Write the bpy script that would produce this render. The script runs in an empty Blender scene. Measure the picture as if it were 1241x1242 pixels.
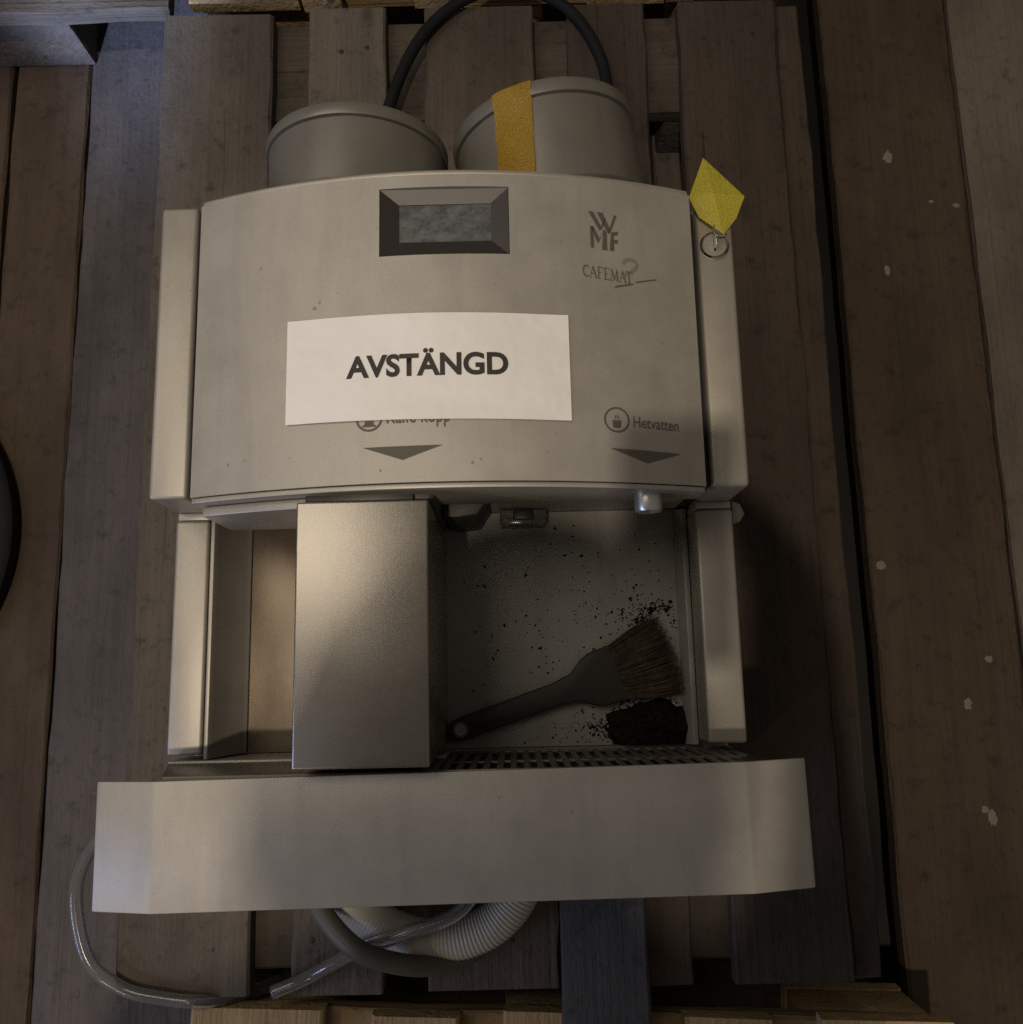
import bpy, bmesh, math, random
from mathutils import Vector, Matrix, Euler
R = math.radians
random.seed(7)
scene = bpy.context.scene
COL = scene.collection

# ------------------------------------------------------------------ camera, world, lamps, exposure
# deck of the pallet is z = 0, the floor lies 144 mm below; x right, y towards the machine's top
cam_d = bpy.data.cameras.new('camera')
cam_d.sensor_fit = 'HORIZONTAL'; cam_d.sensor_width = 36.0; cam_d.lens = 31.33
cam_d.clip_start = 0.01; cam_d.clip_end = 60
cam = bpy.data.objects.new('camera', cam_d); COL.objects.link(cam)
cam.location = (0.4441, 0.3448, 1.0397); cam.rotation_euler = (0.1719, 0.0055, -0.0222)
scene.camera = cam
cy = scene.cycles
cy.use_denoising = False; cy.use_adaptive_sampling = False
cy.sample_clamp_indirect = 0.8; cy.sample_clamp_direct = 4.0
cy.caustics_reflective = False; cy.caustics_refractive = False

world = bpy.data.worlds.new('World'); scene.world = world; world.use_nodes = True
bg = world.node_tree.nodes['Background']
bg.inputs[0].default_value = (1.0, 0.88, 0.74, 1); bg.inputs[1].default_value = 0.08

def lamp(name, kind, loc, target, power, color, size=None, **kw):
    d = bpy.data.lights.new(name, kind); d.energy = power; d.color = color
    for k, v in kw.items(): setattr(d, k, v)
    if size is not None:
        if kind == 'AREA': d.shape = 'DISK'; d.size = size
        else: d.shadow_soft_size = size
    o = bpy.data.objects.new(name, d); COL.objects.link(o); o.location = loc
    o.rotation_euler = (Vector(target) - Vector(loc)).to_track_quat('-Z', 'Y').to_euler()
    return o
c_ = lamp('ceiling_fill', 'AREA', (-0.72, 1.12, 2.10), (-0.45, 1.0, 0.0), 8.5, (1.0, 0.88, 0.72), 1.5)  # area light standing in for the unseen lit ceiling
c_.data.shape = 'RECTANGLE'; c_.data.size = 1.5; c_.data.size_y = 0.95; c_.rotation_euler = (0, R(-8), 0)
lamp('warm_bulb', 'POINT', (0.08, -0.17, 3.2), (0.4, 0.4, 0), 106, (1.0, 0.845, 0.66), 0.04)
lamp('low_fill', 'POINT', (-0.8, -0.95, 1.25), (0.4, 0.4, 0), 8, (1.0, 0.78, 0.54), 0.03)  # fill added to brighten the hoses and the yellow pallet
lamp('cold_left_light', 'AREA', (-2.4, -0.9, 1.5), (0.0, 0.7, -0.1), 19, (0.42, 0.56, 1.0), 1.0)  # bluish light from the left; its source is out of view
lamp('cold_corner_spot', 'SPOT', (-0.75, -1.7, 1.2), (-0.075, 1.24, -0.06), 1000, (0.47, 0.60, 1.0), 0.05, spot_size=R(6), spot_blend=.8)  # narrow spot added to light the top-left pallet corner

vs = scene.view_settings
vs.view_transform = 'Standard'; vs.look = 'None'; vs.exposure = 0.2; vs.gamma = 1.0; vs.use_curve_mapping = False

# ------------------------------------------------------------------ materials
def new_mat(name):
    m = bpy.data.materials.new(name); m.use_nodes = True
    nt = m.node_tree; b = nt.nodes['Principled BSDF']
    return m, nt, b
def nd(nt, t, **kw):
    n = nt.nodes.new(t)
    for k, v in kw.items():
        if isinstance(k, str) and hasattr(n, k): setattr(n, k, v)
    return n
def ramp(nt, src, stops):
    r = nt.nodes.new('ShaderNodeValToRGB'); nt.links.new(src, r.inputs[0])
    el = r.color_ramp.elements
    while len(el) < len(stops): el.new(0.5)
    for e, (p, c) in zip(el, stops):
        e.position = p; e.color = (*c, 1) if len(c) == 3 else c
    return r.outputs[0]
def mix(nt, fac, a, b, mode='MIX'):
    n = nt.nodes.new('ShaderNodeMix'); n.data_type = 'RGBA'; n.blend_type = mode
    for sock, v in ((n.inputs[0], fac), (n.inputs[6], a), (n.inputs[7], b)):
        if hasattr(v, 'links') or hasattr(v, 'is_linked'): nt.links.new(v, sock)
        elif isinstance(v, (int, float)): sock.default_value = v
        else: sock.default_value = (*v, 1)
    return n.outputs[2]
def coords(nt, scale, rnd=True):
    tc = nt.nodes.new('ShaderNodeTexCoord'); mp = nt.nodes.new('ShaderNodeMapping')
    mp.inputs['Scale'].default_value = scale
    nt.links.new(tc.outputs['Object'], mp.inputs['Vector'])
    if rnd:
        oi = nt.nodes.new('ShaderNodeObjectInfo'); mu = nt.nodes.new('ShaderNodeMath'); mu.operation = 'MULTIPLY'
        mu.inputs[1].default_value = 37.0; nt.links.new(oi.outputs['Random'], mu.inputs[0])
        cb = nt.nodes.new('ShaderNodeCombineXYZ')
        for i in range(3): nt.links.new(mu.outputs[0], cb.inputs[i])
        nt.links.new(cb.outputs[0], mp.inputs['Location'])
    return mp.outputs[0]
def noise(nt, vec, scale, detail=4, rough=.55, dist=0.0):
    n = nt.nodes.new('ShaderNodeTexNoise'); n.inputs['Scale'].default_value = scale
    n.inputs['Detail'].default_value = detail; n.inputs['Roughness'].default_value = rough
    n.inputs['Distortion'].default_value = dist
    nt.links.new(vec, n.inputs['Vector']); return n.outputs['Fac']
def bump(nt, b, h, strength, dist):
    n = nt.nodes.new('ShaderNodeBump'); n.inputs['Strength'].default_value = strength
    n.inputs['Distance'].default_value = dist; nt.links.new(h, n.inputs['Height'])
    nt.links.new(n.outputs[0], b.inputs['Normal'])
def plain(name, col, rough=.5, metal=0.0, var=.12, sc=14, **kw):
    m, nt, b = new_mat(name)
    v = coords(nt, (1, 1, 1)); f = noise(nt, v, sc, 5)
    lo = tuple(c*(1-var) for c in col); hi = tuple(min(1, c*(1+var)) for c in col)
    nt.links.new(ramp(nt, f, [(.3, lo), (.7, hi)]), b.inputs['Base Color'])
    b.inputs['Roughness'].default_value = rough; b.inputs['Metallic'].default_value = metal
    for k, val in kw.items(): b.inputs[k.replace('_', ' ')].default_value = val
    return m
def wood(name, dark, mid, light, axis='y', rough=.8, spots=0.0, spotcol=(.5, .47, .4), speck=.35, cracks=1.0):
    m, nt, b = new_mat(name)
    s = (1, .06, 1) if axis == 'y' else (.06, 1, 1)
    if axis == 'z': s = (1, 1, .06)
    v = coords(nt, s)
    g = noise(nt, v, 55, 6, .6, .6)
    g2 = noise(nt, v, 16, 3, .5, 1.2)
    vb = coords(nt, (1, .45, 1) if axis == 'y' else (.45, 1, 1))
    st = noise(nt, vb, 7, 6, .62)
    fine = noise(nt, vb, 220, 3, .7)
    base = ramp(nt, g, [(.2, tuple((x+y)/2 for x, y in zip(dark, mid))), (.5, mid), (.8, tuple((x+y)/2 for x, y in zip(light, mid)))])
    c2 = mix(nt, ramp(nt, g2, [(.35, (0, 0, 0)), (.75, (.16+.2*cracks,)*3)]), base, dark)
    c3 = mix(nt, ramp(nt, st, [(.40, (0, 0, 0)), (.66, (.8, .8, .8))]), c2, tuple(x*.5 for x in mid))
    mo = noise(nt, coords(nt, (1, 1, 1)), 38, 5, .7)
    c3 = mix(nt, ramp(nt, mo, [(.55, (0, 0, 0)), (.72, (.65,)*3)]), c3, tuple(x*.45 for x in dark))
    c4 = mix(nt, ramp(nt, fine, [(.56, (0, 0, 0)), (.75, (speck, speck, speck))]), c3, tuple(x*.35 for x in dark))
    crk = noise(nt, coords(nt, (1, .012, 1) if axis == 'y' else (.012, 1, 1)), 130, 2, .5, .4)
    crm = ramp(nt, crk, [(.69, (0, 0, 0)), (.73, (.7*cracks,)*3)])
    c4 = mix(nt, crm, c4, tuple(x*.22 for x in dark))
    kn = nt.nodes.new('ShaderNodeTexVoronoi'); kn.inputs['Scale'].default_value = 8.5
    nt.links.new(coords(nt, (1, .55, 1) if axis == 'y' else (.55, 1, 1)), kn.inputs['Vector'])
    c4 = mix(nt, ramp(nt, kn.outputs['Distance'], [(.035, (.7*cracks,)*3), (.07, (.3*cracks,)*3), (.11, (0, 0, 0))]), c4, tuple(x*.5 for x in dark))
    oi = nt.nodes.new('ShaderNodeObjectInfo')
    tone = ramp(nt, oi.outputs['Random'], [(0, (.78, .78, .8)), (1, (1.0, .98, .95))])
    c5 = mix(nt, 1.0, c4, tone, 'MULTIPLY')
    if spots:
        vo = nt.nodes.new('ShaderNodeTexVoronoi'); vo.inputs['Scale'].default_value = 9
        nt.links.new(coords(nt, (1, 1, 1)), vo.inputs['Vector'])
        n2 = noise(nt, coords(nt, (1, 1, 1)), 60, 3)
        ad = nt.nodes.new('ShaderNodeMath'); ad.operation = 'MULTIPLY_ADD'; ad.inputs[1].default_value = .08
        nt.links.new(n2, ad.inputs[0]); nt.links.new(vo.outputs['Distance'], ad.inputs[2])
        msk = ramp(nt, ad.outputs[0], [(.10, (spots,)*3), (.125, (0, 0, 0))])
        c5 = mix(nt, msk, c5, spotcol)
    nt.links.new(c5, b.inputs['Base Color'])
    b.inputs['Roughness'].default_value = rough; b.inputs['Specular IOR Level'].default_value = .3
    mx = nt.nodes.new('ShaderNodeMath'); mx.operation = 'ADD'; nt.links.new(g, mx.inputs[0]); nt.links.new(fine, mx.inputs[1])
    m2 = nt.nodes.new('ShaderNodeMath'); m2.operation = 'MULTIPLY_ADD'; m2.inputs[1].default_value = -1.5; nt.links.new(crk, m2.inputs[0]); nt.links.new(mx.outputs[0], m2.inputs[2]); mx = m2
    bump(nt, b, mx.outputs[0], .8, .002)
    return m
def metal(name, col, rough, brushed=None, metallic=.85, smudge=.25, aniso=0.0):
    m, nt, b = new_mat(name)
    v = coords(nt, (1, 1, 1), False)
    sm = noise(nt, v, 22, 6, .6); fine = noise(nt, v, 900, 2, .5)
    c = ramp(nt, sm, [(.3, tuple(x*(1-smudge*.5) for x in col)), (.65, col)])
    c = mix(nt, ramp(nt, fine, [(.35, (.14,)*3), (.6, (0, 0, 0))]), c, tuple(x*.5 for x in col))
    st = noise(nt, coords(nt, (1, .12, 1), False), 26, 5, .65, .5)
    c = mix(nt, ramp(nt, st, [(.50, (0, 0, 0)), (.72, (.30*min(1, smudge*3),)*3)]), c, tuple(x*.45 for x in col))
    sp = noise(nt, v, 420, 2, .5)
    c = mix(nt, ramp(nt, sp, [(.71, (0, 0, 0)), (.75, (.5,)*3)]), c, tuple(x*.4 for x in col))
    nt.links.new(c, b.inputs['Base Color'])
    b.inputs['Metallic'].default_value = metallic
    mr = nt.nodes.new('ShaderNodeMapRange'); nt.links.new(sm, mr.inputs[0])
    mr.inputs[1].default_value = .3; mr.inputs[2].default_value = .7
    mr.inputs[3].default_value = rough - .05*smudge*2; mr.inputs[4].default_value = rough + .06*smudge*2
    nt.links.new(mr.outputs[0], b.inputs['Roughness'])
    if brushed:
        br = noise(nt, coords(nt, brushed, False), 60, 3, .6)
        bump(nt, b, br, .12, .0004)
    else:
        bump(nt, b, fine, .12, .0002)
    return m

M = {}
M['silver'] = metal('silver_paint', (.46, .435, .385), .50, metallic=.42, smudge=.28)
M['steel'] = metal('brushed_steel', (.47, .435, .38), .36, brushed=(60, 2, 60), metallic=1.0, smudge=.16)
M['steel_side'] = metal('satin_steel', (.46, .43, .375), .48, brushed=(40, 1.5, 40), metallic=.5, smudge=.25)
M['chrome'] = plain('chrome', (.75, .72, .68), .12, 1.0, .03)
M['nozzle'] = plain('nozzle_steel', (.72, .69, .64), .3, .75, .03)
M['hopper'] = metal('hopper_plastic', (.20, .19, .165), .36, metallic=.3)
M['black'] = plain('black_plastic', (.018, .017, .016), .42)
M['dkgrey'] = plain('dark_grey_plastic', (.055, .05, .045), .5)
M['bezel'] = plain('bezel_plastic', (.034, .030, .028), .42)
M['print'] = plain('grey_print', (.10, .085, .07), .6)
M['print_soft'] = plain('pale_grey_print', (.20, .185, .155), .6)
M['ink'] = plain('toner', (.03, .026, .022), .6)
M['rubber'] = plain('black_rubber', (.009, .009, .010), .75, Specular_IOR_Level=.2)
M['greyhose'] = plain('grey_cable', (.085, .08, .07), .5)
M['whitehose'] = plain('white_hose', (.44, .415, .36), .5)
M['plate'] = plain('drip_plate', (.17, .155, .135), .45, .4)
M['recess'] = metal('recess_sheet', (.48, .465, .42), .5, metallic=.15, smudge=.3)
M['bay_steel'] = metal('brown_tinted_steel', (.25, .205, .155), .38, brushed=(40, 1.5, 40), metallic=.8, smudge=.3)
M['tape'] = plain('yellow_tape', (.50, .31, .03), .45, var=.06)
M['tag'] = plain('yellow_tag', (.66, .58, .06), .55, var=.06)
M['cleartape'] = plain('clear_tape', (.55, .50, .42), .3, Transmission_Weight=.6)
M['grounds'] = plain('coffee_grounds', (.016, .011, .0085), .95, var=.5, sc=300, Specular_IOR_Level=.05)
M['brushhandle'] = plain('brush_handle', (.04, .037, .032), .55)
M['bristle'] = plain('bristles', (.125, .095, .062), .6, var=.35, sc=120)
M['nail'] = plain('nail_head', (.04, .036, .034), .6, .5)
M['wood_old'] = wood('weathered_pallet_wood', (.070, .058, .047), (.150, .128, .104), (.22, .19, .155))
M['wood_old_x'] = wood('weathered_pallet_wood_cross', (.050, .041, .033), (.098, .082, .066), (.14, .118, .097), 'x')
M['wood_new'] = wood('fresh_pallet_wood', (.34, .23, .11), (.56, .41, .22), (.68, .52, .31), speck=.15)
M['wood_new_x'] = wood('fresh_pallet_wood_cross', (.30, .20, .10), (.46, .33, .18), (.58, .43, .25), 'x', speck=.15)
M['wood_dark'] = wood('shaded_dark_pallet_wood', (.040, .030, .024), (.078, .058, .045), (.11, .082, .062))  # brown hue with the shade on the right-hand boards put into the colour
M['wood_mid'] = wood('shaded_brown_pallet_wood', (.055, .043, .034), (.108, .087, .068), (.15, .122, .096))
M['wood_grey'] = wood('grey_stained_plank', (.045, .046, .05), (.085, .086, .092), (.12, .12, .125))
M['floor_brown'] = wood('brown_floor_board', (.062, .043, .029), (.114, .080, .055), (.142, .102, .072), cracks=.15)
M['floor_grey'] = wood('grey_floor_board', (.075, .065, .062), (.125, .112, .108), (.16, .145, .14), cracks=.15)
M['floor_pale'] = wood('pale_floor_board', (.19, .152, .122), (.225, .185, .150), (.25, .21, .175), cracks=.0)
M['paint'] = plain('dried_paint', (.21, .18, .15), .8)
m, nt, b = new_mat('note_paper')
pv = coords(nt, (1, 1, 1), False); pf = noise(nt, pv, 18, 3)
nt.links.new(ramp(nt, pf, [(.3, (.86, .845, .81)), (.7, (.91, .895, .865))]), b.inputs['Base Color'])
b.inputs['Roughness'].default_value = .5; bump(nt, b, pf, .6, .006); M['paper'] = m
m, nt, b = new_mat('clear_tube')
b.inputs['Base Color'].default_value = (.92, .93, .95, 1); b.inputs['Roughness'].default_value = .07
b.inputs['Transmission Weight'].default_value = .93; b.inputs['IOR'].default_value = 1.5; M['clear'] = m
m, nt, b = new_mat('clear_plastic')
b.inputs['Base Color'].default_value = (.62, .58, .52, 1); b.inputs['Roughness'].default_value = .15
b.inputs['Transmission Weight'].default_value = .8; M['lens'] = m
m, nt, b = new_mat('display_glass')
dv = coords(nt, (1, 1.4, 1), False); df = noise(nt, dv, 80, 6, .7, .15)
nt.links.new(ramp(nt, df, [(.38, (.055, .058, .058)), (.52, (.105, .11, .112)), (.7, (.15, .157, .162))]), b.inputs['Base Color'])
b.inputs['Roughness'].default_value = .4; M['screen'] = m

# ------------------------------------------------------------------ builders
def tag(o, label=None, cat=None, group=None, kind=None):
    if label: o['label'] = label
    if cat: o['category'] = cat
    if group: o['group'] = group
    if kind: o['kind'] = kind
    return o
def empty(name, loc, label=None, cat=None, group=None, kind=None):
    o = bpy.data.objects.new(name, None); COL.objects.link(o); o.location = loc
    o.empty_display_size = .05
    return tag(o, label, cat, group, kind)
def link(name, me, mat, parent=None, smooth=False):
    o = bpy.data.objects.new(name, me); COL.objects.link(o)
    if mat is not None: me.materials.append(M[mat])
    if smooth:
        for p in me.polygons: p.use_smooth = True
    if parent is not None:
        o.parent = parent
        w = Matrix.Identity(4); q = parent
        while q is not None: w = Matrix.Translation(q.location) @ q.rotation_euler.to_matrix().to_4x4() @ w if False else w; q = q.parent
        o.matrix_parent_inverse = world_of(parent).inverted()
    return o
def world_of(o):
    m_ = o.matrix_parent_inverse @ (Matrix.Translation(o.location) @ o.rotation_euler.to_matrix().to_4x4())
    return world_of(o.parent) @ m_ if o.parent else Matrix.Translation(o.location) @ o.rotation_euler.to_matrix().to_4x4()
def from_bm(name, bm, mat, parent=None, smooth=False):
    bmesh.ops.recalc_face_normals(bm, faces=bm.faces)
    me = bpy.data.meshes.new(name); bm.to_mesh(me); bm.free()
    o = link(name, me, mat, parent, smooth)
    if smooth == 'auto':
        me.set_sharp_from_angle(angle=R(35))
    return o
def bevel(bm, off, seg=2, ang=30):
    es = [e for e in bm.edges if len(e.link_faces) == 2 and e.calc_face_angle(0) > R(ang)]
    bmesh.ops.bevel(bm, geom=es, offset=off, segments=seg, affect='EDGES', profile=.5, clamp_overlap=True)
def box(name, x0, x1, y0, y1, z0, z1, mat, parent=None, bev=.0015, seg=2):
    bm = bmesh.new(); bmesh.ops.create_cube(bm, size=1)
    for v in bm.verts:
        v.co = Vector(((x0+x1)/2+v.co.x*(x1-x0), (y0+y1)/2+v.co.y*(y1-y0), (z0+z1)/2+v.co.z*(z1-z0)))
    if bev: bevel(bm, bev, seg)
    return from_bm(name, bm, mat, parent, 'auto')
def prism(name, prof, y0, y1, mat, parent=None, bev=.001, seg=2, axis='y'):
    """closed outline (x, z) swept from y0 to y1"""
    bm = bmesh.new()
    a = [bm.verts.new((x, y0, z)) for x, z in prof]; c = [bm.verts.new((x, y1, z)) for x, z in prof]
    bm.faces.new(a); bm.faces.new(list(reversed(c))); n = len(prof)
    for i in range(n): bm.faces.new((a[i], c[i], c[(i+1) % n], a[(i+1) % n]))
    bmesh.ops.recalc_face_normals(bm, faces=bm.faces)
    if bev: bevel(bm, bev, seg, 40)
    return from_bm(name, bm, mat, parent, 'auto')
def outline(name, pts, z0, z1, mat, parent=None, bev=.0006):
    """closed outline (x, y) given a thickness in z"""
    bm = bmesh.new()
    a = [bm.verts.new((x, y, z0)) for x, y in pts]; c = [bm.verts.new((x, y, z1)) for x, y in pts]
    bm.faces.new(list(reversed(a))); bm.faces.new(c); n = len(pts)
    for i in range(n): bm.faces.new((a[i], a[(i+1) % n], c[(i+1) % n], c[i]))
    bmesh.ops.recalc_face_normals(bm, faces=bm.faces)
    if bev: bevel(bm, bev, 2, 40)
    return from_bm(name, bm, mat, parent, 'auto')
def board(name, x0, x1, y0, y1, z0, z1, mat, parent=None, axis='y', wob=.0012, seed=0, bev=.0025):
    """sawn board: rounded arrises that wander a little, uneven top"""
    rnd = random.Random(seed*13+5)
    L = (y1-y0) if axis == 'y' else (x1-x0)
    W = (x1-x0) if axis == 'y' else (y1-y0)
    n = max(3, int(L/.035)); bm = bmesh.new(); rings = []
    ph = [rnd.uniform(0, 6) for _ in range(6)]
    for i in range(n+1):
        t = i/n*L
        wl = wob*(math.sin(t*9+ph[0])+.6*math.sin(t*31+ph[1])+rnd.uniform(-.7, .7))
        wr = wob*(math.sin(t*8+ph[2])+.6*math.sin(t*27+ph[3])+rnd.uniform(-.7, .7))
        zt = wob*.5*(math.sin(t*5+ph[4]))
        b_ = bev*rnd.uniform(.6, 1.5)
        pr = [(wl, z0), (W+wr, z0), (W+wr, z1-b_), (W+wr-b_, z1+zt), (wl+b_, z1+zt), (wl, z1-b_)]
        ring = []
        for w_, z_ in pr:
            co = (x0+w_, y0+t, z_) if axis == 'y' else (x0+t, y0+w_, z_)
            if i in (0, n):
                j = rnd.uniform(-1, 1)*wob*.8
                co = (co[0], co[1]+j, co[2]) if axis == 'y' else (co[0]+j, co[1], co[2])
            ring.append(bm.verts.new(co))
        rings.append(ring)
    for i in range(n):
        for k in range(6): bm.faces.new((rings[i][k], rings[i+1][k], rings[i+1][(k+1) % 6], rings[i][(k+1) % 6]))
    bm.faces.new(rings[0]); bm.faces.new(list(reversed(rings[-1])))
    return from_bm(name, bm, mat, parent, 'auto')
def lathe(name, prof, centre, mat, parent=None, n=48, axis='y', smooth='auto', yaw=0.0):
    """profile (radius, along) revolved about an axis through centre"""
    bm = bmesh.new(); rings = []
    for r, a in prof:
        ring = []
        for i in range(n):
            t = 2*math.pi*i/n
            if axis == 'y': co = Vector((r*math.cos(t), a, r*math.sin(t)))
            elif axis == 'z': co = Vector((r*math.cos(t), r*math.sin(t), a))
            else: co = Vector((a, r*math.cos(t), r*math.sin(t)))
            if yaw: co = Matrix.Rotation(yaw, 3, 'Z') @ co
            ring.append(bm.verts.new(co + Vector(centre)))
        rings.append(ring)
    for i in range(len(rings)-1):
        for k in range(n): bm.faces.new((rings[i][k], rings[i][(k+1) % n], rings[i+1][(k+1) % n], rings[i+1][k]))
    if prof[0][0] > 1e-6: bm.faces.new(rings[0])
    if prof[-1][0] > 1e-6: bm.faces.new(list(reversed(rings[-1])))
    bmesh.ops.remove_doubles(bm, verts=bm.verts, dist=1e-6)
    return from_bm(name, bm, mat, parent, smooth)
def spline(pts, per=10):
    P = [Vector(p) for p in pts]; P = [2*P[0]-P[1]]+P+[2*P[-1]-P[-2]]; out = []
    for i in range(1, len(P)-2):
        for k in range(per):
            t = k/per; a, b_, c, d = P[i-1:i+3]
            out.append(.5*((2*b_)+(c-a)*t+(2*a-5*b_+4*c-d)*t*t+(3*b_-a-3*c+d)*t**3))
    out.append(P[-2]); return out
def tube(name, pts, rad, mat, parent=None, n=14, per=10, inner=None, corr=None, cap=True):
    """round hose along a smooth path; corr = (pitch, depth) for a ribbed one; inner = bore radius"""
    path = spline(pts, per)
    if corr:
        L = [0]
        for a, b_ in zip(path, path[1:]): L.append(L[-1]+(b_-a).length)
        N = int(L[-1]/corr[0])*6; q = []; j = 0
        for i in range(N+1):
            s = L[-1]*i/N
            while j < len(L)-2 and L[j+1] < s: j += 1
            q.append(path[j].lerp(path[j+1], (s-L[j])/max(1e-9, L[j+1]-L[j])))
        path = q
    bm = bmesh.new(); up = Vector((0, 0, 1)); rings = []; inr = []
    for i, p in enumerate(path):
        t = (path[min(i+1, len(path)-1)]-path[max(i-1, 0)]).normalized()
        s = t.cross(up); s = s.normalized() if s.length > 1e-4 else Vector((1, 0, 0)); u = s.cross(t)
        r = rad*(1+(corr[1]*min(1, max(.2, (i/len(path)-.45)*6))*math.cos(i/6*2*math.pi) if corr else 0))
        rings.append([bm.verts.new(p+r*(math.cos(a)*s+math.sin(a)*u)) for a in [2*math.pi*k/n for k in range(n)]])
        if inner: inr.append([bm.verts.new(p+inner*(math.cos(a)*s+math.sin(a)*u)) for a in [2*math.pi*k/n for k in range(n)]])
    for rs in (rings, inr):
        for i in range(len(rs)-1):
            for k in range(n): bm.faces.new((rs[i][k], rs[i][(k+1) % n], rs[i+1][(k+1) % n], rs[i+1][k]))
    if inner:
        for e in (0, -1):
            for k in range(n): bm.faces.new((rings[e][k], rings[e][(k+1) % n], inr[e][(k+1) % n], inr[e][k]))
    elif cap:
        bm.faces.new(rings[0]); bm.faces.new(list(reversed(rings[-1])))
    return from_bm(name, bm, mat, parent, True)

# ------------------------------------------------------------------ the floor: old boards, 144 mm under the pallet deck
FZ = -0.144
floor = link('floor', (lambda me: (me.from_pydata([(-4, -4, FZ-.09), (5, -4, FZ-.09), (5, 5, FZ-.09), (-4, 5, FZ-.09)], [], [(0, 1, 2, 3)]), me)[1])(bpy.data.meshes.new('floor')), 'black')
tag(floor, kind='structure')
seams = [-4, -2.6, -1.35, -.80, -.515, -.279, -.1665, .14, .45, .845, 1.109, 1.46, 1.9, 2.6, 3.5, 5]
fm = ['floor_brown', 'floor_brown', 'floor_brown', 'floor_brown', 'floor_brown', 'floor_brown', 'floor_grey', 'floor_brown', 'floor_brown', 'floor_brown', 'floor_pale', 'floor_brown', 'floor_brown', 'floor_brown', 'floor_brown']
for i, (a, b_) in enumerate(zip(seams, seams[1:])):
    far = a < -1 or b_ > 2
    if abs(a-.845) < 1e-6: a = .918   # starts further right, leaving a dark strip beside the pallet
    board('plank', a+.0022, b_-.0022, -4 if far else -1.6, 5 if far else 2.6, FZ-.028, FZ-(.004 if i % 2 else 0), fm[i], floor, wob=.0008, seed=i, bev=.003)
# dried paint drops on the right-hand board
for k, (x, y, r) in enumerate([(.9825, .886, .007), (1.09, .983, .006), (1.012, .60, .0), (.934, .467, .0085), (1.064, .341, .0065), (1.03, .284, .0085), (1.046, .142, .010), (1.038, .152, .007), (1.055, .99, .004), (.90, .8, .0), (1.0, 1.06, .011)]):
    if not r: continue
    rnd = random.Random(k); n = 22; el = rnd.uniform(.7, 1.5)
    outline('paint_drop', [(x+r*.72*math.cos(t)*(1+rnd.uniform(-.3, .3))/el, y+r*.72*el*math.sin(t)*(1+rnd.uniform(-.3, .3))) for t in [2*math.pi*i/n for i in range(n)]], FZ-.006, FZ-.0034, 'paint', floor, .0002)

# ------------------------------------------------------------------ pallets
def nails(parent, pts, z):
    for x, y in pts:
        lathe('nail', [(.0034, -.001), (.0034, .0002), (.0026, .0005), (0, .0006)], (x, y, z), 'nail', parent, 10, 'z')
def pallet(loc, label, old=True, rows=((0, .145), (.192, .292), (.342, .485), (.53, .63), (.675, .803)), y0=0.0, y1=1.2, seed=0, mats=None):
    W_, WX = ('wood_old', 'wood_old_x') if old else ('wood_new', 'wood_new_x')
    p = empty('pallet', (0, 0, 0), label, 'pallet', None)
    xr = rows[-1][1]
    for i, (a, b_) in enumerate(rows):
        rnd = random.Random(seed*7+i)
        d = board('deck_board', a, b_, y0+rnd.uniform(-.003, .003), y1+rnd.uniform(-.004, .004), -.022, 0, mats[i] if mats else W_, p, seed=seed*20+i)
        pts = []
        for yy in (y0+.05, y1-.055):
            for f in (.3, .72): pts.append((a+(b_-a)*f+rnd.uniform(-.012, .012), yy+rnd.uniform(-.01, .01)))
        nails(d, pts, 0)
    for j, yy in enumerate((y0+.02, (y0+y1)/2-.07, y1-.143)):
        board('cross_board', .004, xr-.003, yy, yy+.14, -.0445, -.0225, WX, p, 'x', seed=seed*20+8+j)
    for j, yy in enumerate((y0+.022, (y0+y1)/2-.068, y1-.141)):
        for k, xx in enumerate((.006, xr/2-.07, xr-.145)):
            box('block', xx, xx+.14, yy, yy+.136, -.1225, -.045, W_, p, .003)
    for k, xx in enumerate((.004, xr/2-.07, xr-.146)):
        board('bottom_board', xx, xx+.142, y0+.004, y1-.004, FZ+.0005, -.123, W_, p, seed=seed*20+15+k)
    return p
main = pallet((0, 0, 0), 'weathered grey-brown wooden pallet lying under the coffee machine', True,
              ((0, .145), (.192, .292), (.342, .485), (.53, .63), (.675, .803)), seed=1, mats=('wood_old', 'wood_old', 'wood_mid', 'wood_dark', 'wood_dark'))  # last three boards darker: browner wood plus shade put into the colour
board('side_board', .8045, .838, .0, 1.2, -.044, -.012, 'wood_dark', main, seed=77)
# the pallet beyond its foot end: fresh yellow wood, set a little askew
q = pallet((0, 0, 0), 'pallet of fresh yellow wood at the bottom edge, beyond the hoses', False,
           ((0, .145), (.195, .292), (.342, .485), (.535, .632), (.682, .825)), y0=-1.2, y1=0, seed=3)
q.location = (.082, -.012, 0); q.rotation_euler = (0, 0, R(-2.4))
# two pallets beyond the head end
q = empty('pallet', (-.4, 1.6, FZ), 'grey pallet corner lit bluish at the top left of the machine', 'pallet')
for i, (a, b_) in enumerate(((1.2085, 1.345), (1.40, 1.50), (1.55, 1.69))):
    board('deck_board', -1.15, .005, a, b_, -.022, 0, 'wood_old_x', q, 'x', seed=90+i)
for i, xx in enumerate((-.30, -.72, -1.14)):
    board('cross_board', xx, xx+.142, 1.232, 1.69, -.044, -.0225, 'wood_old', q, seed=95+i)
    for yy in (1.236, 1.40, 1.545): box('block', xx, xx+.143, yy, yy+.13, FZ+.0005, -.0445, 'wood_old', q, .003)
q = pallet((0, 0, 0), 'pallet with pale sawn board ends at the top edge behind the black cable', False,
           ((0, .145), (.150, .20), (.298, .345), (.53, .63), (.675, .803)), seed=6)
q.location = (.03, 1.222, -.004)

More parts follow.
